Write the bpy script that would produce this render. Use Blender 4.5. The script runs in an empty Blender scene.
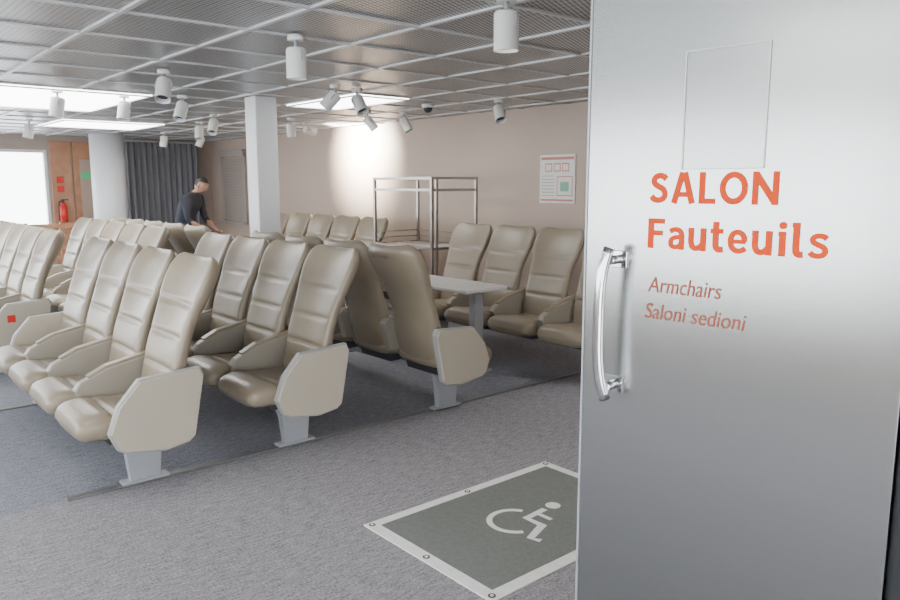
import bpy, bmesh, math, random
from mathutils import Vector, Matrix
random.seed(3)
S = bpy.context.scene
COL = S.collection
CEIL = 2.45
WX = 6.21
EY = 14.5

# ------------------------------------------------------------------ materials
def nodes(name):
    m = bpy.data.materials.new(name); m.use_nodes = True
    nt = m.node_tree
    return m, nt, nt.nodes['Principled BSDF']

def mat(name, col, rough=.5, metal=0., bump=0., bscale=60., emis=None, estr=0., var=0., vscale=4., coat=0., alpha=1., trans=0., spec=.5):
    m, nt, b = nodes(name)
    b.inputs['Base Color'].default_value = (*col, 1)
    b.inputs['Roughness'].default_value = rough
    b.inputs['Metallic'].default_value = metal
    b.inputs['Coat Weight'].default_value = coat
    b.inputs['Alpha'].default_value = alpha
    b.inputs['Transmission Weight'].default_value = trans
    b.inputs['Specular IOR Level'].default_value = spec
    if emis:
        b.inputs['Emission Color'].default_value = (*emis, 1)
        b.inputs['Emission Strength'].default_value = estr
    tc = nt.nodes.new('ShaderNodeTexCoord')
    if var > 0:
        n = nt.nodes.new('ShaderNodeTexNoise'); n.inputs['Scale'].default_value = vscale
        n.inputs['Detail'].default_value = 4
        nt.links.new(tc.outputs['Object'], n.inputs['Vector'])
        r = nt.nodes.new('ShaderNodeValToRGB')
        r.color_ramp.elements[0].position = .3; r.color_ramp.elements[1].position = .7
        r.color_ramp.elements[0].color = (*[c*(1-var) for c in col], 1)
        r.color_ramp.elements[1].color = (*[min(1, c*(1+var)) for c in col], 1)
        nt.links.new(n.outputs['Fac'], r.inputs['Fac'])
        nt.links.new(r.outputs['Color'], b.inputs['Base Color'])
    if bump > 0:
        n = nt.nodes.new('ShaderNodeTexNoise'); n.inputs['Scale'].default_value = bscale
        n.inputs['Detail'].default_value = 3
        nt.links.new(tc.outputs['Object'], n.inputs['Vector'])
        bp = nt.nodes.new('ShaderNodeBump'); bp.inputs['Strength'].default_value = bump
        bp.inputs['Distance'].default_value = .01
        nt.links.new(n.outputs['Fac'], bp.inputs['Height'])
        nt.links.new(bp.outputs['Normal'], b.inputs['Normal'])
    return m

M = {}
M['leather'] = mat('leather_beige', (.288, .240, .175), .34, bump=.12, bscale=45, var=.06, vscale=5)
M['panel'] = mat('end_panel_beige', (.48, .43, .34), .45, var=.03)
M['panel_edge'] = mat('panel_edge_grey', (.36, .36, .345), .4)
M['arm'] = mat('armrest_grey', (.33, .30, .25), .42)
M['steel'] = mat('painted_steel', (.42, .44, .47), .4, .3)
M['dark'] = mat('dark_plastic', (.05, .05, .055), .5)
M['wall'] = mat('wall_taupe', (.50, .40, .325), .55, bump=.05, bscale=200, var=.03, vscale=2)
M['endwall'] = mat('wall_end_taupe', (.38, .31, .26), .6, var=.04)
M['white'] = mat('white_paint', (.78, .78, .76), .45)
M['column'] = mat('column_white', (.76, .77, .79), .5)
M['tbar'] = mat('ceiling_tbar', (.60, .61, .62), .4, .2)
M['wood'] = mat('wood_panel', (.44, .22, .12), .45, var=.12, vscale=6)
M['curtain'] = mat('curtain_fabric', (.22, .225, .245), .9, bump=.2, bscale=300)
M['shutter'] = mat('shutter_grey', (.42, .37, .33), .5, .1)
M['table'] = mat('table_laminate', (.66, .66, .64), .35)
M['rack'] = mat('rack_metal', (.36, .33, .30), .3, .8)
M['chrome'] = mat('chrome', (.62, .63, .64), .14, 1.)
M['orange'] = mat('sign_orange', (.70, .075, .018), .8, spec=.1)
M['brown'] = mat('sign_brown', (.36, .10, .06), .8, spec=.1)
M['red'] = mat('red_paint', (.65, .03, .02), .35)
M['green'] = mat('green_sign', (.02, .35, .12), .5, emis=(.02, .5, .15), estr=.5)
M['paper'] = mat('paper_white', (.80, .79, .76), .6)
M['jamb'] = mat('door_jamb_dark', (.06, .065, .07), .35, .5)
M['matwhite'] = mat('mat_white', (.84, .85, .84), .6, var=.06, vscale=20)
M['matgrey'] = mat('mat_grey', (.17, .185, .175), .65, bump=.3, bscale=300, var=.1, vscale=60)
M['panel_light'] = mat('ceiling_light_and_glare', (.9, .9, .9), .5, emis=(1, .99, .97), estr=11.)
M['lens'] = mat('spot_lens', (.9, .9, .9), .3, emis=(1, .93, .82), estr=8.)
M['blue'] = mat('blue_fabric', (.06, .16, .40), .7)
M['skin'] = mat('skin', (.42, .24, .17), .5)
M['shirt'] = mat('shirt_navy', (.018, .022, .035), .8)
M['trouser'] = mat('trousers_dark', (.03, .032, .04), .8)
M['hair'] = mat('hair_dark', (.015, .012, .010), .6)
M['eye'] = mat('eye', (.7, .7, .7), .3)
M['film'] = mat('clear_film', (.62, .65, .66), .06, alpha=.06)
M['film_highlight'] = mat('film_edge_highlight', (.85, .87, .88), .2, alpha=.55)  # pale border colour paints in the highlight along the pocket edge
M['glass'] = mat('camera_dome', (.04, .04, .05), .1)
M['rail'] = mat('rail_metal', (.22, .22, .22), .45, .5)
M['logo'] = mat('logo_brown', (.08, .04, .03), .6)

def door_mat():
    m, nt, b = nodes('satin_silver_laminate')
    b.inputs['Base Color'].default_value = (.42, .435, .43, 1)
    b.inputs['Metallic'].default_value = 1.
    b.inputs['Roughness'].default_value = .21
    tc = nt.nodes.new('ShaderNodeTexCoord')
    mp = nt.nodes.new('ShaderNodeMapping'); mp.inputs['Scale'].default_value = (1200, 1200, 60)
    nt.links.new(tc.outputs['Object'], mp.inputs['Vector'])
    n = nt.nodes.new('ShaderNodeTexNoise'); n.inputs['Scale'].default_value = 1.
    nt.links.new(mp.outputs['Vector'], n.inputs['Vector'])
    bp = nt.nodes.new('ShaderNodeBump'); bp.inputs['Strength'].default_value = .05; bp.inputs['Distance'].default_value = .002
    nt.links.new(n.outputs['Fac'], bp.inputs['Height']); nt.links.new(bp.outputs['Normal'], b.inputs['Normal'])
    return m
M['door'] = door_mat()

def carpet():
    m, nt, b = nodes('carpet_grey')
    b.inputs['Roughness'].default_value = .9
    b.inputs['Specular IOR Level'].default_value = .3
    g = nt.nodes.new('ShaderNodeNewGeometry')
    mp = nt.nodes.new('ShaderNodeMapping'); mp.inputs['Scale'].default_value = (14, 60, 1)
    nt.links.new(g.outputs['Position'], mp.inputs['Vector'])
    n1 = nt.nodes.new('ShaderNodeTexNoise'); n1.inputs['Scale'].default_value = 1.; n1.inputs['Detail'].default_value = 5
    nt.links.new(mp.outputs['Vector'], n1.inputs['Vector'])
    n2 = nt.nodes.new('ShaderNodeTexNoise'); n2.inputs['Scale'].default_value = 90; n2.inputs['Detail'].default_value = 3
    nt.links.new(g.outputs['Position'], n2.inputs['Vector'])
    r = nt.nodes.new('ShaderNodeValToRGB')
    r.color_ramp.elements[0].position = .36; r.color_ramp.elements[1].position = .64
    r.color_ramp.elements[0].color = (.155, .153, .170, 1)
    r.color_ramp.elements[1].color = (.40, .385, .405, 1)
    mx = nt.nodes.new('ShaderNodeMix'); mx.data_type = 'FLOAT'; mx.inputs[0].default_value = .6
    nt.links.new(n1.outputs['Fac'], mx.inputs[2]); nt.links.new(n2.outputs['Fac'], mx.inputs[3])
    nt.links.new(mx.outputs[0], r.inputs['Fac'])
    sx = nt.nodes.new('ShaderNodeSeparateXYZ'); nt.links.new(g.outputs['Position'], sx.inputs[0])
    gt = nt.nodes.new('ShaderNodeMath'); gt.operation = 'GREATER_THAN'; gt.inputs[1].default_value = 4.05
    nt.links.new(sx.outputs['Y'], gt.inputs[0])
    shade_mul = nt.nodes.new('ShaderNodeMix'); shade_mul.data_type = 'RGBA'; shade_mul.blend_type = 'MULTIPLY'
    nt.links.new(gt.outputs[0], shade_mul.inputs[0])
    nt.links.new(r.outputs['Color'], shade_mul.inputs[6]); shade_mul.inputs[7].default_value = (.84, .89, .96, 1)  # shade past the seat rail, put into the carpet colour
    nt.links.new(shade_mul.outputs[2], b.inputs['Base Color'])
    bp = nt.nodes.new('ShaderNodeBump'); bp.inputs['Strength'].default_value = .5; bp.inputs['Distance'].default_value = .005
    nt.links.new(n2.outputs['Fac'], bp.inputs['Height']); nt.links.new(bp.outputs['Normal'], b.inputs['Normal'])
    return m
M['carpet'] = carpet()

def mesh_ceiling():
    m, nt, b = nodes('expanded_metal_mesh')
    b.inputs['Roughness'].default_value = .38
    b.inputs['Metallic'].default_value = .5
    g = nt.nodes.new('ShaderNodeNewGeometry')
    sx = nt.nodes.new('ShaderNodeSeparateXYZ'); nt.links.new(g.outputs['Position'], sx.inputs[0])
    def mth(op, a, bb):
        n = nt.nodes.new('ShaderNodeMath'); n.operation = op
        for i, v in enumerate((a, bb)):
            if v is None: continue
            if isinstance(v, (int, float)): n.inputs[i].default_value = v
            else: nt.links.new(v, n.inputs[i])
        return n.outputs[0]
    kx, ky = 50., 110.
    xa = mth('MULTIPLY', sx.outputs['X'], kx); ya = mth('MULTIPLY', sx.outputs['Y'], ky)
    a = mth('SINE', mth('ADD', xa, ya), None); c = mth('SINE', mth('SUBTRACT', xa, ya), None)
    st = mth('MINIMUM', mth('ABSOLUTE', a, None), mth('ABSOLUTE', c, None))
    r = nt.nodes.new('ShaderNodeValToRGB')
    r.color_ramp.elements[0].position = .30; r.color_ramp.elements[1].position = .45
    r.color_ramp.elements[0].color = (.68, .70, .71, 1)
    r.color_ramp.elements[1].color = (.07, .074, .08, 1)
    nt.links.new(st, r.inputs['Fac']); nt.links.new(r.outputs['Color'], b.inputs['Base Color'])
    return m
M['mesh'] = mesh_ceiling()

# ------------------------------------------------------------------ mesh helpers
def finish(name, bm, mats, parent=None, smooth=False, loc=None, rotz=None, angle=None):
    me = bpy.data.meshes.new(name)
    bmesh.ops.recalc_face_normals(bm, faces=bm.faces)
    bm.to_mesh(me); bm.free()
    if not isinstance(mats, (list, tuple)): mats = [mats]
    for mm in mats: me.materials.append(mm)
    if smooth:
        for p in me.polygons: p.use_smooth = True
    o = bpy.data.objects.new(name, me); COL.objects.link(o)
    if parent: o.parent = parent
    if loc is not None: o.location = loc
    if rotz is not None: o.rotation_euler[2] = rotz
    return o

def empty(name, loc=(0, 0, 0), rotz=0):
    e = bpy.data.objects.new(name, None); e.empty_display_size = .1
    COL.objects.link(e); e.location = loc; e.rotation_euler[2] = rotz
    return e

def box(bm, x0, x1, y0, y1, z0, z1, mi=0, bevel=0):
    vs = [bm.verts.new((x, y, z)) for x in (x0, x1) for y in (y0, y1) for z in (z0, z1)]
    F = [(0, 1, 3, 2), (4, 6, 7, 5), (0, 4, 5, 1), (2, 3, 7, 6), (0, 2, 6, 4), (1, 5, 7, 3)]
    fs = [bm.faces.new([vs[i] for i in f]) for f in F]
    for f in fs: f.material_index = mi
    if bevel > 0:
        es = list({e for f in fs for e in f.edges})
        r = bmesh.ops.bevel(bm, geom=es, offset=bevel, segments=2, affect='EDGES', profile=.5)
        for f in r['faces']: f.material_index = mi
    return fs

def cyl(bm, p0, p1, r0, r1=None, seg=20, mi=0, caps=True):
    if r1 is None: r1 = r0
    p0 = Vector(p0); p1 = Vector(p1); d = (p1-p0).normalized()
    a = d.orthogonal().normalized(); b = d.cross(a)
    A = []; B = []
    for i in range(seg):
        t = 2*math.pi*i/seg; v = a*math.cos(t)+b*math.sin(t)
        A.append(bm.verts.new(p0+v*r0)); B.append(bm.verts.new(p1+v*r1))
    for i in range(seg):
        f = bm.faces.new((A[i], A[(i+1) % seg], B[(i+1) % seg], B[i])); f.material_index = mi; f.smooth = True
    if caps:
        f = bm.faces.new(A[::-1]); f.material_index = mi
        f = bm.faces.new(B); f.material_index = mi

def loft(bm, rings, mi=0, caps=True):
    n = len(rings[0])
    for A, B in zip(rings[:-1], rings[1:]):
        for i in range(n):
            f = bm.faces.new((A[i], A[(i+1) % n], B[(i+1) % n], B[i])); f.material_index = mi; f.smooth = True
    if caps:
        f = bm.faces.new(rings[0][::-1]); f.material_index = mi; f.smooth = True
        f = bm.faces.new(rings[-1]); f.material_index = mi; f.smooth = True

def tube(bm, pts, r, seg=12, mi=0):
    pts = [Vector(p) for p in pts]; rings = []
    up = None
    for i, p in enumerate(pts):
        d = (pts[min(i+1, len(pts)-1)]-pts[max(i-1, 0)]).normalized()
        if up is None: up = d.orthogonal().normalized()
        a = (up-d*up.dot(d)).normalized(); up = a; b = d.cross(a)
        rings.append([bm.verts.new(p+(a*math.cos(2*math.pi*k/seg)+b*math.sin(2*math.pi*k/seg))*r) for k in range(seg)])
    loft(bm, rings, mi)

def prism(bm, pts, y0, y1, mi=0, bevel=.008):
    A = [bm.verts.new((x, y0, z)) for x, z in pts]; B = [bm.verts.new((x, y1, z)) for x, z in pts]
    fs = [bm.faces.new(A), bm.faces.new(B[::-1])]
    n = len(pts)
    for i in range(n): fs.append(bm.faces.new((A[i], B[i], B[(i+1) % n], A[(i+1) % n])))
    for f in fs: f.material_index = mi
    if bevel:
        es = list(fs[0].edges)+list(fs[1].edges)
        r = bmesh.ops.bevel(bm, geom=es, offset=bevel, segments=2, affect='EDGES', profile=.5)
        for f in r['faces']: f.material_index = mi

def lerp(tab, x):
    if x <= tab[0][0]: return list(tab[0][1:])
    for a, b in zip(tab[:-1], tab[1:]):
        if x <= b[0]:
            t = (x-a[0])/(b[0]-a[0])
            return [p+(q-p)*t for p, q in zip(a[1:], b[1:])]
    return list(tab[-1][1:])

def se(t, p):
    c, s = math.cos(t), math.sin(t)
    return math.copysign(abs(c)**(2/p), c), math.copysign(abs(s)**(2/p), s)

# ------------------------------------------------------------------ armchair seat (local +x = forward)
def seat_mesh():
    bm = bmesh.new()
    T = [(.36, -.135, .225, .045, .0), (.46, -.165, .238, .062, .008), (.56, -.190, .240, .066, .012), (.68, -.215, .238, .056, .016),
         (.80, -.258, .240, .050, .022), (.90, -.305, .252, .050, .032), (.99, -.355, .276, .055, .046), (1.08, -.405, .284, .058, .056),
         (1.15, -.440, .274, .052, .054), (1.20, -.462, .240, .040, .044)]
    rings = []; N = 60
    grooves = [.60, .77, .94]
    for i in range(N+1):
        z = .36+(1.20-.36)*i/N
        acc = [0]*4
        for dz in (-.04, -.02, 0, .02, .04):
            v = lerp(T, z+dz)
            for k in range(4): acc[k] += v[k]/5
        x, w, th, wing = acc
        s = 1.
        if z > 1.13:
            q = min(1, (z-1.13)/.0705); s = max(.02, (1-q**2.4))**(1/2.4)
            w *= (.72+.28*s)
        if z < .40: s = max(.4, 1-((.40-z)/.05)**2)
        g = sum(math.exp(-((z-gz)/.010)**2) for gz in grooves)
        ring = []
        K = 32
        for k in range(K):
            c, sn = se(2*math.pi*k/K, 3.2)
            y = c*w; nrm = sn*th*s
            if sn > 0:
                nrm *= 1-.36*g*(1-abs(c)**6)
                nrm -= .018*(1-abs(c)**2)*s
            nrm += wing*abs(c)**2.5
            ring.append(bm.verts.new((x+nrm*.93, y, z+nrm*.30)))
        rings.append(ring)
    loft(bm, rings, 0)
    C = [(-.15, .42, .36, .22), (-.13, .435, .335, .235), (-.05, .438, .32, .245), (.05, .442, .31, .252), (.15, .452, .305, .258), (.22, .460, .30, .26),
         (.28, .462, .30, .258), (.33, .452, .305, .25), (.36, .435, .315, .238), (.378, .41, .335, .22), (.385, .38, .36, .20)]
    rings = []; N = 40
    for i in range(N+1):
        x = -.15+(.385+.15)*i/N
        zt, zb, w = lerp(C, x)
        g = math.exp(-((x-.20)/.010)**2)
        zt -= .014*g
        cz = (zt+zb)/2; h = (zt-zb)/2
        ring = []
        for k in range(28):
            c, sn = se(2*math.pi*k/28, 3.4)
            zz = cz+sn*h
            if sn > 0: zz -= .012*(1-c*c)*(1 if x < .25 else .3)
            ring.append(bm.verts.new((x-.045, c*w, zz)))
        rings.append(ring)
    loft(bm, rings, 0)
    prism(bm, [(-.15, .34), (.21, .315), (.18, .275), (-.13, .275)], -.20, .20, 1, .01)
    bmesh.ops.recalc_face_normals(bm, faces=bm.faces)
    me = bpy.data.meshes.new('armchair_seat')
    bm.to_mesh(me); bm.free()
    me.materials.append(M['leather']); me.materials.append(M['dark'])
    return me
SEAT = seat_mesh()

def arm_mesh():
    bm = bmesh.new()
    prism(bm, [(.215, .465), (.185, .505), (.04, .575), (-.25, .635), (-.285, .60), (-.23, .40), (.04, .36), (.19, .40)], -.034, .034, 0, .010)
    prism(bm, [(.14, .540), (.04, .588), (-.22, .642), (-.23, .622), (.03, .568), (.135, .527)], -.030, .030, 1, .006)
    bmesh.ops.recalc_face_normals(bm, faces=bm.faces)
    me = bpy.data.meshes.new('armrest'); bm.to_mesh(me); bm.free()
    me.materials.append(M['arm']); me.materials.append(M['leather'])
    return me
ARM = arm_mesh()

def end_mesh():
    bm = bmesh.new()
    P = [(.215, .365), (.165, .50), (.055, .625), (-.265, .645), (-.285, .60), (-.225, .275), (-.19, .245), (-.06, .225), (.14, .255), (.175, .275)]
    prism(bm, P, -.026, .020, 0, .007)
    Q = [(x*.965-.002, .44+(z-.44)*.955) for x, z in P]
    prism(bm, Q, -.034, .027, 1, .004)
    bmesh.ops.recalc_face_normals(bm, faces=bm.faces)
    me = bpy.data.meshes.new('end_panel'); bm.to_mesh(me); bm.free()
    me.materials.append(M['panel_edge']); me.materials.append(M['panel'])
    return me
ENDP = end_mesh()

def raw_text(body, bold=0., shear=0.):
    cu = bpy.data.curves.new('t', 'FONT'); cu.body = body; cu.size = 1; cu.offset = bold; cu.shear = shear; cu.extrude = 0; cu.resolution_u = 6
    o = bpy.data.objects.new('tmp', cu); COL.objects.link(o)
    dg = bpy.context.evaluated_depsgraph_get()
    me = bpy.data.meshes.new_from_object(o.evaluated_get(dg))
    bpy.data.objects.remove(o)
    return me

def place_text(name, me, w, h, mt, parent, pos, rot, top=None):
    xs = [v.co.x for v in me.vertices]; ys = [v.co.y for v in me.vertices]
    x0, x1, y1 = min(xs), max(xs), top or max(ys)
    for v in me.vertices:
        v.co.x = (v.co.x-x0)/(x1-x0)*w; v.co.y = v.co.y/y1*h; v.co.z *= .02
    me.materials.clear(); me.materials.append(mt)
    ob = bpy.data.objects.new(name, me); COL.objects.link(ob); ob.parent = parent
    ob.location = pos; ob.rotation_euler = rot
    return ob

def text_mesh(name, body, w, h, mt, parent, pos, rot, bold=0., shear=0.):
    return place_text(name, raw_text(body, bold, shear), w, h, mt, parent, pos, rot)

def ribbon(bm, pts, w, z, mi):
    L = []; R = []
    for i, p in enumerate(pts):
        p = Vector(p); a = Vector(pts[max(0, i-1)]); b = Vector(pts[min(len(pts)-1, i+1)])
        d = (b-a).normalized(); n = Vector((-d.y, d.x))
        if 0 < i < len(pts)-1:
            d1 = (p-a).normalized(); c = max(.5, abs(n.dot(Vector((-d1.y, d1.x))))); n = n/c
        L.append(p+n*w/2); R.append(p-n*w/2)
    V = [(bm.verts.new((l.x, l.y, z)), bm.verts.new((r.x, r.y, z))) for l, r in zip(L, R)]
    for (a, b), (c, d) in zip(V[:-1], V[1:]):
        f = bm.faces.new((a, b, d, c)); f.material_index = mi

def smooth_pts(P, n=8):
    out = []
    Q = [Vector(p) for p in P]; Q = [Q[0]*2-Q[1]]+Q+[Q[-1]*2-Q[-2]]
    for i in range(1, len(Q)-2):
        p0, p1, p2, p3 = Q[i-1:i+3]
        for k in range(n):
            t = k/n
            out.append(.5*((2*p1)+(p2-p0)*t+(2*p0-5*p1+4*p2-p3)*t*t+(3*p1-p0-3*p2+p3)*t**3))
    out.append(Q[-2])
    return out

SP_ = [(.57, .79), (.48, .87), (.34, .90), (.19, .86), (.115, .75), (.16, .63), (.31, .54), (.46, .46), (.535, .33), (.50, .18), (.37, .105), (.24, .10), (.12, .14), (.04, .23)]
def ell(cx, cy, rx, ry): return [(cx+rx*math.cos(k*math.pi/20), cy+ry*math.sin(k*math.pi/20)) for k in range(41)]
# glyph: (advance width, [(points, stroke width, curved)])
GL = {
 'S': (.64, [(SP_, .19, 1)]),
 'A': (.86, [([(.105, 0), (.395, 1)], .20, 0), ([(.755, 0), (.465, 1)], .20, 0), ([(.2, .29), (.66, .29)], .16, 0)]),
 'L': (.56, [([(.1, 0), (.1, 1)], .20, 0), ([(.1, .085), (.56, .085)], .17, 0)]),
 'O': (.92, [(ell(.46, .5, .36, .41), .19, 0)]),
 'N': (.82, [([(.1, 0), (.1, 1)], .19, 0), ([(.72, 0), (.72, 1)], .19, 0), ([(.11, .92), (.71, .08)], .20, 0)]),
 'F': (.58, [([(.1, 0), (.1, 1)], .20, 0), ([(.1, .915), (.58, .915)], .17, 0), ([(.1, .52), (.52, .52)], .17, 0)]),
 'a': (.56, [([(.47, 0), (.47, .48)], .18, 0), ([(.07, .59), (.17, .645), (.28, .66), (.40, .62), (.465, .53), (.47, .44)], .165, 1),
             ([(.47, .415), (.30, .41), (.15, .35), (.095, .235), (.14, .12), (.26, .08), (.38, .12), (.47, .22)], .15, 1)]),
 'u': (.60, [([(.1, .74), (.1, .50), (.1, .30), (.15, .14), (.26, .085), (.38, .12), (.48, .22)], .18, 1), ([(.5, 0), (.5, .74)], .19, 0), ([(.0, .67), (.1, .67)], .14, 0)]),
 't': (.42, [([(.17, .96), (.17, .6), (.17, .28), (.20, .14), (.29, .085), (.41, .10)], .19, 1), ([(.0, .665), (.40, .665)], .15, 0)]),
 'e': (.60, [([(.1, .37), (.55, .37)], .13, 0), ([(.505, .37), (.50, .50), (.43, .61), (.31, .66), (.18, .62), (.105, .50), (.09, .36), (.13, .20), (.23, .105), (.35, .08), (.46, .11), (.545, .17)], .165, 1)]),
 'i': (.28, [([(.15, 0), (.15, .74)], .19, 0), ([(.03, .67), (.15, .67)], .14, 0), (ell(.15, .92, .055, .055), .11, 0)]),
 'l': (.34, [([(.12, 1.02), (.12, .6), (.12, .26), (.15, .13), (.22, .085), (.32, .09)], .19, 1), ([(.0, .95), (.12, .95)], .14, 0)]),
 's': (.52, [([(x*.82, .08+(y-.1)*.58/.8) for x, y in SP_], .155, 1)]),
}
def bold_text(name, body, w, h, mt, parent, pos, rot):
    bm = bmesh.new(); X = 0.
    for ch in body:
        adv, st = GL[ch]
        for i, (P, sw, cv) in enumerate(st):
            P = [(x+X, y) for x, y in P]
            ribbon(bm, smooth_pts(P) if cv else P, sw, .004*i, 0)
        X += adv+.13
    me = bpy.data.meshes.new(name); bm.to_mesh(me); bm.free()
    return place_text(name, me, w, h, mt, parent, pos, rot, top=1.0)

PITCH = .60
def seat_row(cx, cy, n, face, logo=False, sticker=False):
    e = empty('armchair_row', (cx, cy, 0), 0 if face > 0 else math.pi)
    half = n*PITCH/2
    for i in range(n):
        y = -half+PITCH*(i+.5)
        o = bpy.data.objects.new('armchair_seat', SEAT); COL.objects.link(o); o.parent = e; o.location = (0, y, 0)
        if logo:
            text_mesh('headrest_logo', 'SALON BORD', .19, .02, M['logo'], e, (-.508, y+.095, 1.118), (math.radians(90-22), 0, math.radians(-90)))
    for i in range(1, n):
        o = bpy.data.objects.new('armrest', ARM); COL.objects.link(o); o.parent = e; o.location = (0, -half+PITCH*i, 0)
    for s in (-1, 1):
        o = bpy.data.objects.new('end_panel', ENDP); COL.objects.link(o); o.parent = e; o.location = (0, s*half, 0)
        if s > 0: o.scale = (1, -1, 1)
    bm = bmesh.new()
    box(bm, -.05, .03, -half+.03, half-.03, .235, .285, 0, .006)
    for s in (-1, 1):
        yc = s*(half-.2)
        prism(bm, [(-.13, .27), (.12, .27), (.075, .19), (.065, .02), (-.095, .02), (-.10, .19)], yc-.025, yc+.025, 0, .006)
        box(bm, -.14, .11, yc-.035, yc+.035, 0.013, .028, 0, .004)
    finish('pedestal_frame', bm, M['steel'], e)
    if sticker:
        bm = bmesh.new(); y = half+.0355
        box(bm, .00, .06, y-.001, y+.001, .47, .53)
        finish('red_sticker', bm, M['red'], e)
    return e

G1Y, G2Y = 5.05, 8.58
seat_row(1.26, G1Y, 4, -1)
seat_row(2.18, G1Y, 4, -1)
seat_row(3.415, G1Y-.03, 4, 1, logo=True)
seat_row(4.88, 4.87, 4, -1)
seat_row(1.26, G2Y, 5, -1, sticker=True)
seat_row(2.18, G2Y, 5, -1)
seat_row(3.385, G2Y, 5, 1)
seat_row(4.96, 8.88, 5, -1)

for y, x0, x1 in ((4.05, .88, 5.9), (6.05, .88, 4.8), (7.28, .88, 4.3), (9.88, .88, 5.9)):
    bm = bmesh.new()
    box(bm, x0, x1, y-.022, y+.022, 0, .013, 0, .003)
    finish('floor_rail', bm, M['rail'])

# ------------------------------------------------------------------ room shell
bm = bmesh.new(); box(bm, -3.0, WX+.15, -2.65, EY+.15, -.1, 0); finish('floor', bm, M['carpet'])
bm = bmesh.new(); box(bm, -3.0, WX+.15, -2.65, EY+.15, CEIL, CEIL+.1); finish('ceiling', bm, M['mesh'])
bm = bmesh.new()
x = 1.286-.67*6
while x < WX:
    if x > -3: box(bm, x-.014, x+.014, -2.5, EY, CEIL-.012, CEIL)
    x += .67
y = 3.98-.67*9
while y < EY:
    box(bm, -3, WX, y-.014, y+.014, CEIL-.0115, CEIL-.0005)
    y += .67
finish('trim_1', bm, M['tbar'])
bm = bmesh.new(); box(bm, WX, WX+.15, .6, EY+.15, 0, CEIL); finish('wall_right', bm, M['wall'])
bm = bmesh.new(); box(bm, WX-.014, WX-.002, .75, EY, 0, .10, 0, .003); finish('baseboard_right', bm, M['dark'])
wx0, wx1, wz0, wz1 = -2.4, 3.28, .55, 2.2
bm = bmesh.new()
box(bm, -3.0, wx0, EY, EY+.15, 0, CEIL); box(bm, wx1, WX, EY, EY+.15, 0, CEIL)
box(bm, wx0, wx1, EY, EY+.15, 0, wz0); box(bm, wx0, wx1, EY, EY+.15, wz1, CEIL)
finish('wall_end', bm, M['endwall'])
bm = bmesh.new()
box(bm, -3.0, -2.2, -2.65, -2.5, 0, CEIL); box(bm, .9, 1.95, -2.65, -2.5, 0, CEIL); box(bm, -2.2, .9, -2.65, -2.5, 2.15, CEIL)
box(bm, 1.95, 2.1, -2.65, .45, 0, CEIL)
finish('wall_entrance', bm, M['wall'])
def window(name, a0, a1, z0, z1, pos, axis, n):
    bm = bmesh.new(); t = .05
    def bx(u0, u1, za, zb):
        if axis == 'x': box(bm, u0, u1, pos-.05, pos+.05, za, zb, 0, .005)
        else: box(bm, pos-.05, pos+.05, u0, u1, za, zb, 0, .005)
    bx(a0, a1, z0, z0+t); bx(a0, a1, z1-t, z1)
    for i in range(n+1):
        u = a0+(a1-a0-t)*i/n; bx(u, u+t, z0+t, z1-t)
    finish(name, bm, M['white'])
window('window_1', wx0, wx1, wz0, wz1, EY+.06, 'x', 6)
bm = bmesh.new(); LX = -3.0
box(bm, LX, LX+.15, -2.5, EY, 0, .75); box(bm, LX, LX+.15, -2.5, EY, 2.2, CEIL)
ys = [-2.5, 1.0, 4.5, 8.0, 11.5]
for y in ys+[EY-.3]: box(bm, LX, LX+.15, y, y+.3, .75, 2.2)
finish('wall_left', bm, M['wall'])
for i, y in enumerate(ys):
    window('window_%d' % (i+2), y+.3, (ys+[EY-.3])[i+1], .75, 2.2, LX+.07, 'y', 3)
bm = bmesh.new(); box(bm, 1.95, WX+.15, .45, .60, 0, CEIL); finish('wall_partition', bm, M['wall'])

bm = bmesh.new()
for i in range(3):
    box(bm, 3.32+.36*i, 3.66+.36*i, EY-.033, EY-.003, .05, 2.35, 0, .006)
finish('trim_3', bm, M['wood'])
bm = bmesh.new(); box(bm, 3.78, 4.32, EY-.06, EY-.034, 0.0, 2.05, 0, .006)
box(bm, 3.84, 3.88, EY-.11, EY-.06, 1.0, 1.04, 1, .004); box(bm, 3.84, 3.96, EY-.12, EY-.10, 1.0, 1.03, 1, .004)
finish('door_2', bm, [mat('service_door', (.44, .33, .26), .5), M['steel']])
bm = bmesh.new(); box(bm, 3.80, 4.02, EY-.075, EY-.0615, 1.72, 1.82, 0, .003); finish('exit_sign', bm, M['green'])
bm = bmesh.new()
box(bm, 3.40, 3.51, EY-.04, EY-.034, 1.48, 1.59); box(bm, 3.40, 3.51, EY-.04, EY-.034, 1.64, 1.75)
finish('fire_sign', bm, M['red'])
bm = bmesh.new()
cyl(bm, (3.45, EY-.13, .97), (3.45, EY-.13, 1.25), .06); cyl(bm, (3.45, EY-.13, 1.25), (3.45, EY-.13, 1.30), .06, .03)
cyl(bm, (3.45, EY-.13, 1.30), (3.45, EY-.13, 1.34), .02, mi=1); box(bm, 3.42, 3.54, EY-.145, EY-.115, 1.34, 1.36, 1)
tube(bm, [(3.43, EY-.13, 1.33), (3.38, EY-.14, 1.32), (3.365, EY-.15, 1.2), (3.37, EY-.15, 1.0)], .011, 8, 1)
box(bm, 3.40, 3.50, EY-.075, EY-.035, .98, 1.28, 1)
finish('fire_extinguisher', bm, [M['red'], M['dark']])
bm = bmesh.new()
for z in (.25, .42, .59, .76, .93): box(bm, 2.55, 3.6, 12.98, 13.01, z, z+.07, 0, .004)
for x in (2.55, 3.05, 3.56): box(bm, x, x+.05, 13.01, 13.05, 0, 1.02, 0, .004)
finish('slatted_railing', bm, M['wood'])
bm = bmesh.new()
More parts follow.
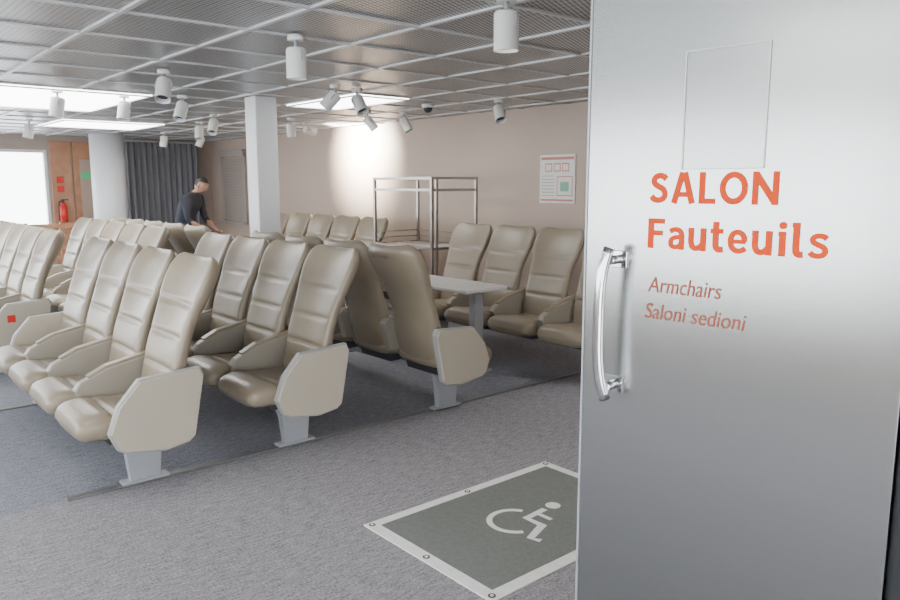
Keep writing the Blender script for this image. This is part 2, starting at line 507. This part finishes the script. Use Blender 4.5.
box(bm, .9, 2.2, 13.4, 13.95, .22, .45, 0, .04); box(bm, .9, 2.2, 13.9, 14.05, .4, 1.0, 0, .04)
for x in (1.0, 2.05):
    for y in (13.45, 13.95): cyl(bm, (x, y, 0), (x, y, .24), .02, mi=1)
finish('blue_bench', bm, [M['blue'], M['steel']])
bm = bmesh.new(); A = []; B = []
n = 150
for i in range(n+1):
    t = i/n; x = 4.47+(5.86-4.47)*t
    y = 14.3+.045*math.sin(t*2*math.pi*13)+.012*math.sin(t*41)
    A.append(bm.verts.new((x, y, .03))); B.append(bm.verts.new((x, y*.6+14.3*.4, 2.38)))
for i in range(n):
    f = bm.faces.new((A[i], A[i+1], B[i+1], B[i])); f.smooth = True
box(bm, 4.42, 5.9, 14.285, 14.315, 2.38, 2.41, 1)
box(bm, 4.45, 4.48, 14.285, 14.315, 2.40, CEIL, 1); box(bm, 5.85, 5.88, 14.285, 14.315, 2.40, CEIL, 1)
finish('curtain', bm, [M['curtain'], M['steel']])
bm = bmesh.new()
z = .95; WS = WX-.003
while z < 2.1:
    box(bm, WS-.030, WS-.008, 13.0, 13.9, z, z+.042, 0, .006); z += .05
box(bm, WS-.045, WS, 12.94, 13.0, .9, 2.2, 0, .004); box(bm, WS-.045, WS, 13.9, 13.96, .9, 2.2, 0, .004)
box(bm, WS-.08, WS, 12.94, 13.96, 2.13, 2.25, 0, .01); box(bm, WS-.10, WS, 12.94, 13.96, .88, .93, 0, .004)
finish('roller_shutter', bm, M['shutter'])
bm = bmesh.new(); cs = .115
box(bm, 3.50-cs, 3.50+cs, 6.93-cs, 6.93+cs, 0, CEIL, 0, .012); box(bm, 3.50-cs-.01, 3.50+cs+.01, 6.93-cs-.01, 6.93+cs+.01, 0, .1, 1, .003)
finish('square_column', bm, [M['column'], M['steel']])
bm = bmesh.new(); cyl(bm, (3.98, 13.5, 0), (3.98, 13.5, CEIL), .27, seg=48); cyl(bm, (3.98, 13.5, 0), (3.98, 13.5, .1), .28, seg=48, mi=1)
finish('round_column', bm, [M['column'], M['steel']])

for (x0, x1, y0, y1) in ((3.30+.02+.67, 3.30+1.34-.02, 5.99+.02, 5.99+.67*2-.02), (1.286+.02, 1.286+.67*2-.02, 7.33+.02, 7.33+.67*3-.02),  # second panel is no lamp: added glow for window glare on the mesh
                         (-.724+.02, .616-.02, 9.34+.02, 9.34+1.34-.02), (2.64, 3.94, 10.68+.02, 10.68+1.34-.02), (-.05, .6, 3.3, 4.6),
                         (2.64, 3.28, -.02, .40), (-1.4, -.75, .2, 1.9), (4.66, 5.29, 2.0, 3.3)):
    bm = bmesh.new(); t = .03
    box(bm, x0, x1, y0, y1, CEIL-.02, CEIL-.0125, 0)
    for a in ((x0, x1, y0, y0+t), (x0, x1, y1-t, y1), (x0, x0+t, y0, y1), (x1-t, x1, y0, y1)):
        box(bm, a[0], a[1], a[2], a[3], CEIL-.03, CEIL-.02, 1)
    finish('ceiling_light_and_glare_panel', bm, [M['panel_light'], M['tbar']])

def spot(x, y, tilt, az, L=.15, r=.052, on=0., col=(1, .9, .78), ang=80):
    bm = bmesh.new()
    zt = CEIL-.012
    cyl(bm, (0, 0, zt), (0, 0, zt-.03), .045, mi=0)
    cyl(bm, (0, 0, zt-.03), (0, 0, zt-.09), .011, mi=1)
    d = Vector((math.sin(tilt)*math.cos(az), math.sin(tilt)*math.sin(az), -math.cos(tilt)))
    c = Vector((0, 0, zt-.09))
    side = Vector((-math.sin(az), math.cos(az), 0))
    tube(bm, [c+side*(r+.008)+d*.05, c+side*(r+.008)+d*.0, c+side*.02+Vector((0, 0, .004)), c-side*.02+Vector((0, 0, .004)), c-side*(r+.008)+d*.0, c-side*(r+.008)+d*.05], .005, 8, 1)
    a = c-d*.02; b = c+d*L
    cyl(bm, a, a+d*.012, r*.85, r, mi=0, seg=28); cyl(bm, a+d*.012, b, r, r, mi=0, caps=False, seg=28)
    cyl(bm, b, b-d*.012, r, r*.86, mi=0, caps=False, seg=28)
    cyl(bm, b-d*.012, b-d*.030, r*.86, r*.7, mi=1, caps=False, seg=28)
    cyl(bm, b-d*.032, b-d*.029, r*.72, r*.72, mi=2, seg=28)
    o = finish('ceiling_spotlight', bm, [M['white'], M['steel'], M['lens'] if on else M['glass']], loc=(x, y, 0))
    if on:
        ld = bpy.data.lights.new('spot_lamp', 'SPOT'); ld.energy = on; ld.color = col; ld.spot_size = math.radians(ang); ld.spot_blend = 1.; ld.shadow_soft_size = .04
        lo = bpy.data.objects.new('spot_lamp', ld); COL.objects.link(lo); lo.parent = o
        lo.location = b+d*.02; lo.rotation_euler = d.to_track_quat('-Z', 'Y').to_euler()
SP = [(2.21, 3.92, .0, 0, .15, .056, 0), (2.475, 2.5, 0, 0, .15, .056, 40), (2.11, 5.69, .5, -2.2, .15, .055, 0), (2.82, 7.17, .45, -2.6, .15, .055, 0),
      (2.38, 7.45, .25, -2.5, .15, .055, 0), (1.81, 7.45, .15, 3.0, .15, .06, 0), (3.83, 8.8, .5, -2.4, .15, .055, 0), (3.5, 5.57, .75, 2.5, .14, .055, 0),
      (3.80, 5.69, .6, -1.5, .14, .055, 0), (4.78, 8.66, .2, 1, .14, .055, 0), (5.01, 7.3, .7, -.3, .14, .05, 0), (5.4, 7.13, .5, -1.0, .14, .05, 0),
      (5.32, 5.47, .55, -2.0, .14, .055, 0), (2.31, 10.98, .2, 3, .15, .06, 0), (4.47, 12.2, .2, 2, .14, .055, 0), (5.0, 12.0, .4, 2.6, .14, .055, 0), (1.5, 10.2, .2, 2, .15, .055, 0),
      (4.1, 9.9, .3, -2, .15, .055, 0)]
for s in SP: spot(*s)
spot(5.28, 9.15, 1.34, 0.0, .14, .055, 1600, (1, .93, .82), 105)
bm = bmesh.new()
cyl(bm, (0, 0, CEIL-.012), (0, 0, CEIL-.05), .065, .06); rings = []
for i in range(7):
    a = i/7*math.pi/2
    rings.append([bm.verts.new((.05*math.cos(a)*math.cos(t*math.pi/10), .05*math.cos(a)*math.sin(t*math.pi/10), CEIL-.05-.05*math.sin(a))) for t in range(20)])
loft(bm, rings, 1)
finish('security_camera', bm, [M['white'], M['glass']], loc=(5.07, 6.27, 0))

def table(x, y0, y1):
    e = empty('lounge_table', (x, (y0+y1)/2, 0)); h = (y1-y0)/2
    bm = bmesh.new(); box(bm, -.24, .24, -h, h, .715, .75, 0, .01); finish('table_top', bm, M['table'], e)
    for s in (-1, 1):
        bm = bmesh.new(); yy = s*(h-.14)
        box(bm, -.055, .055, yy-.035, yy+.035, .015, .70, 0, .01); box(bm, -.14, .14, yy-.06, yy+.06, .0, .02, 0, .005)
        box(bm, -.16, .16, yy-.05, yy+.05, .695, .715, 0, .004)
        finish('table_leg', bm, M['steel'], e)
table(4.29, 4.52, 5.72)
table(4.29, 8.1, 9.3)

def rack(X0, X1, Y0, Y1, H):
    bm = bmesh.new(); t = .016
    for xx in (X0, X1):
        for yy in (Y0, Y1): box(bm, xx-t, xx+t, yy-t, yy+t, 0, H, 0, .003)
    box(bm, X0+.05, X0+.08, Y0-t, Y0+t, 0, H, 0, .003)
    for z in (H-.015, H-.14, .92, .50, .12):
        for xx in ((X0, X1) if z != H-.14 else (X0,)): box(bm, xx-.011, xx+.011, Y0, Y1, z-.014, z+.014)
        for yy in ((Y0, Y1) if z != H-.14 else (Y0,)): box(bm, X0, X1, yy-.011, yy+.011, z-.014, z+.014)
    for z in (.50, .92, .12):
        for i in range(1, 8):
            xx = X0+(X1-X0)*i/8; cyl(bm, (xx, Y0, z), (xx, Y1, z), .007, seg=8)
    for z in (.99, 1.06): cyl(bm, (X1, Y0, z), (X1, Y1, z), .007, seg=8); cyl(bm, (X0, Y1, z), (X1, Y1, z), .007, seg=8)
    finish('luggage_rack', bm, M['rack'])
rack(5.10, 5.74, 6.25, 7.3, 1.69)

e = empty('safety_poster', (WX-.002, 5.46, 1.665))
bm = bmesh.new(); box(bm, -.012, 0, -.25, .25, -.26, .26, 0, .003); finish('board', bm, M['paper'], e)
bm = bmesh.new()
box(bm, -.0135, -.0125, -.23, .23, .205, .235, 0)
for cx, cz in [(.12, .12), (0, .12), (-.12, .12)]:
    box(bm, -.0135, -.0125, cx-.05, cx+.05, cz-.04, cz+.05, 0); box(bm, -.0145, -.0136, cx-.038, cx+.038, cz-.028, cz+.036, 3)
for r in range(7): box(bm, -.0135, -.0125, .04, .22, .03-r*.035, .038-r*.035, 2)
box(bm, -.0135, -.0125, -.22, .0, -.18, .03, 0); box(bm, -.0145, -.0136, -.21, -.01, -.17, .02, 3)
box(bm, -.0155, -.0146, -.17, -.05, -.13, -.03, 1)
box(bm, -.0135, -.0125, -.23, .23, -.235, -.215, 0)
finish('print', bm, [mat('poster_red', (.62, .22, .18), .6), mat('poster_green', (.25, .45, .35), .6), mat('poster_grey', (.4, .38, .36), .6), M['paper']], e)

def wmat():
    bm = bmesh.new(); X0, X1, Y0, Y1 = 1.875, 3.15, 1.94, 2.82
    box(bm, X0, X1, Y0, Y1, 0, .006, 0, .002)
    box(bm, X0+.06, X1-.06, Y0+.06, Y1-.06, .006, .0085, 1)
    z = .0095; cx, cy = 2.51, 2.36; s = 1.2
    def m(u, v): return (cx+v*s, cy-u*s)
    ribbon(bm, [m(-.01, .12), (m(.0, .0)), m(.085, 0.0), m(.13, -.115), m(.17, -.10)], .034, z, 0)
    ribbon(bm, [m(-.005, .065), m(.075, .065)], .026, z+.0003, 0)
    arc = [m(-.015+.10*math.cos(math.radians(a)), -.055+.10*math.sin(math.radians(a))) for a in range(115, 345, 10)]
    ribbon(bm, arc, .028, z, 0)
    vs = [bm.verts.new((*m(-.012+.032*math.cos(t*math.pi/10), .172+.032*math.sin(t*math.pi/10)), z)) for t in range(20)]
    bm.faces.new(vs)
    for xx in (X0+.03, (X0+X1)/2, X1-.03):
        for yy in (Y0+.03, (Y0+Y1)/2, Y1-.03):
            if abs(xx-(X0+X1)/2) < .01 and abs(yy-(Y0+Y1)/2) < .01: continue
            cyl(bm, (xx, yy, .006), (xx, yy, .008), .016, mi=2, seg=16); cyl(bm, (xx, yy, .008), (xx, yy, .009), .008, mi=0, seg=12)
    finish('wheelchair_space_mat', bm, [M['matwhite'], M['matgrey'], M['dark']])
wmat()

# ------------------------------------------------------------------ lounge door
DA = math.atan2(-.9974, .0715)
de = empty('door_1', (1.720, 1.397, 0), DA)
bm = bmesh.new(); DWD = .835
box(bm, 0, DWD, 0, .045, .012, 2.28, 0, .003); finish('leaf', bm, M['door'], de)
bm = bmesh.new(); box(bm, -.006, 0.0, -.002, .047, .012, 2.28, 0, .001); finish('edge_strip', bm, M['steel'], de)
bm = bmesh.new(); cyl(bm, (DWD+.035, .022, .0), (DWD+.035, .022, 2.35), .034, seg=32); finish('hinge_post', bm, M['jamb'], de)
tz = -.0015
R90 = (math.radians(90), 0, 0)
bold_text('lettering_salon', 'SALON', .343, .080, M['orange'], de, (.200, tz, 1.553), R90)
bold_text('lettering_fauteuils', 'Fauteuils', .463, .080, M['orange'], de, (.200, tz, 1.432), R90)
text_mesh('lettering_armchairs', 'Armchairs', .209, .042, M['brown'], de, (.206, tz, 1.313), R90, bold=0, shear=.18)
text_mesh('lettering_saloni', 'Saloni sedioni', .283, .042, M['brown'], de, (.200, tz, 1.240), R90, bold=0, shear=.18)
bm = bmesh.new(); box(bm, .290, .505, -.0025, -.0012, 1.64, 1.935, 0)
for a in ((.290, .2925, 1.64, 1.935), (.5025, .505, 1.64, 1.935), (.2925, .5025, 1.64, 1.642)): box(bm, a[0], a[1], -.0045, -.0026, a[2], a[3], 1)
box(bm, .2925, .5025, -.0045, -.0026, 1.933, 1.935, 1)
finish('clear_pocket', bm, [M['film'], M['film_highlight']], de)
bm = bmesh.new(); hx = .108; z0, z1 = 1.035, 1.395
for zz in (z0, z1): box(bm, hx-.032, hx+.032, -.006, 0, zz-.024, zz+.024, 0, .002)
for zz in (z0, z1): cyl(bm, (hx+.005, -.006, zz), (hx+.005, -.052, zz), .013)
pts = []
for i in range(25):
    t = i/24; zz = z0-.035+(z1-z0+.07)*t; q = abs(2*t-1)
    yy = -.052-.016*(1-q**4); pts.append((hx+.005-.018*(1-q**3), yy, zz))
tube(bm, pts, .0155, 18)
finish('pull_handle', bm, M['chrome'], de)
bm = bmesh.new(); box(bm, 1.80, 1.95, .40, .50, 0, CEIL, 0, .004); finish('trim_2', bm, M['jamb'])

# ------------------------------------------------------------------ man
def man(x, y, rz, sc):
    e = empty('man', (x, y, 0), rz); e.scale = (sc, sc, sc)
    V = []; E = []; Rr = []
    def add(p, r, par=None):
        V.append(p); Rr.append(r if isinstance(r, tuple) else (r, r))
        if par is not None: E.append((par, len(V)-1))
        return len(V)-1
    pel = add((-.10, 0, .93), (.165, .125)); wa = add((-.08, 0, 1.08), (.165, .125), pel); ch = add((-.01, 0, 1.25), (.21, .155), wa)
    up = add((.06, 0, 1.36), (.15, .12), ch); nk = add((.11, 0, 1.43), .058, up); hd = add((.14, 0, 1.48), .05, nk)
    hands = []
    for s in (1, -1):
        sh = add((.055, s*.19, 1.35), .076, up); ua = add((.075, s*.235, 1.22), .064, sh); el = add((.10, s*.26, 1.05), .050, ua)
        fa = add((.20, s*.23, .97), .043, el); wr = add((.30, s*.19, .90), .028, fa); pm = add((.345, s*.18, .855), (.024, .034), wr)
        hands.append((s, V[pm]))
        hp = add((-.10, s*.09, .86), .098, pel); th = add((-.07, s*.10, .68), .085, hp); kn = add((-.02, s*.105, .49), .062, th)
        cf = add((-.05, s*.105, .34), .058, kn); an = add((-.07, s*.105, .11), .042, cf); ft = add((-.03, s*.107, .055), .045, an); to = add((.12, s*.115, .042), .04, ft)
    me = bpy.data.meshes.new('b'); me.from_pydata(V, E, [])
    o = bpy.data.objects.new('b', me); COL.objects.link(o)
    md = o.modifiers.new('s', 'SKIN'); md.use_smooth_shade = True
    for i, v in enumerate(me.skin_vertices[0].data): v.radius = Rr[i]; v.use_root = (i == 0)
    sb = o.modifiers.new('d', 'SUBSURF'); sb.levels = 2; sb.render_levels = 2
    dg = bpy.context.evaluated_depsgraph_get()
    m2 = bpy.data.meshes.new_from_object(o.evaluated_get(dg)); bpy.data.objects.remove(o)
    m2.materials.clear()
    for k in ('shirt', 'trouser', 'skin', 'dark'): m2.materials.append(M[k])
    for p in m2.polygons:
        c = p.center
        if c.z > 1.435 and c.x > .05 and abs(c.y) < .08 or (c.x > .16 and c.z < 1.03 and c.z > .75): mi = 2
        elif c.z < .085: mi = 3
        elif c.z < .93: mi = 1
        else: mi = 0
        p.material_index = mi; p.use_smooth = True
    b = bpy.data.objects.new('body', m2); COL.objects.link(b); b.parent = e
    for s, pm in hands:
        bm = bmesh.new()
        for k, (dy, ln) in enumerate(((-.027, .068), (-.009, .078), (.009, .073), (.027, .058))):
            p = Vector(pm)+Vector((dy*.7+.008, 0, -.015+dy*.5))
            tube(bm, [p, p+Vector((ln*.28, -s*.004, -ln*.30)), p+Vector((ln*.45, -s*.014, -ln*.62)), p+Vector((ln*.48, -s*.028, -ln*.88))], .0085, 8)
        p = Vector(pm)+Vector((.015, -s*.005, .022))
        tube(bm, [p, p+Vector((.026, -s*.008, -.012)), p+Vector((.046, -s*.015, -.034))], .0095, 8)
        finish('fingers', bm, M['skin'], e, smooth=True)
    hm = bmesh.new(); c0 = Vector((.195, 0, 1.545))
    bmesh.ops.create_uvsphere(hm, u_segments=32, v_segments=24, radius=1)
    for v in hm.verts:
        x, yy, z = v.co
        rx, ry, rz_ = .098, .077, .118
        if z < 0: ry *= 1-.28*(-z); rx *= 1-.12*(-z)
        nx = x*rx; ny = yy*ry; nz = z*rz_
        if x > .6 and abs(yy) < .22:
            if -.35 < z < .12: nx += .022*(1-abs(yy)/.22)*(.12-z)/.47*1.2
        if x > .7 and .05 < z < .22 and .2 < abs(yy) < .6: nx -= .008
        if x > .5 and -.62 < z < -.5 and abs(yy) < .4: nx += .005
        if x > .3 and z < -.8: nx += .012
        v.co = (nx, ny, nz)
    for f in hm.faces:
        c = f.calc_center_median()
        f.material_index = 1 if (c.z > .045+c.x*.35 or (c.x < -.02 and c.z > -.05)) else 0
    for s in (1, -1):
        r = bmesh.ops.create_uvsphere(hm, u_segments=12, v_segments=8, radius=1)
        for v in r['verts']: v.co = (v.co.x*.018-.005, v.co.y*.008+s*.080, v.co.z*.030-.005)
        r = bmesh.ops.create_uvsphere(hm, u_segments=10, v_segments=8, radius=.0105)
        for v in r['verts']: v.co += Vector((.083, s*.030, .016))
        for f in {f for v in r['verts'] for f in v.link_faces}: f.material_index = 2
    rot = Matrix.Rotation(math.radians(34), 3, 'Y')
    for v in hm.verts: v.co = rot @ v.co + c0
    finish('head', hm, [M['skin'], M['hair'], M['eye']], e, smooth=True)
man(4.44, 11.22, math.radians(-48), 1.04)

# ------------------------------------------------------------------ light
w = bpy.data.worlds.new('sky'); S.world = w; w.use_nodes = True
bg = w.node_tree.nodes['Background']; bg.inputs[0].default_value = (.92, .96, 1, 1); bg.inputs[1].default_value = 10.0

# ------------------------------------------------------------------ camera
cd = bpy.data.cameras.new('camera'); cam = bpy.data.objects.new('camera', cd); COL.objects.link(cam)
cd.sensor_width = 36; cd.lens = 30; cd.clip_start = .05
cam.location = (0, 0, 1.6); cam.rotation_euler = (math.radians(90-8.7), 0, math.radians(-40.6))
S.camera = cam
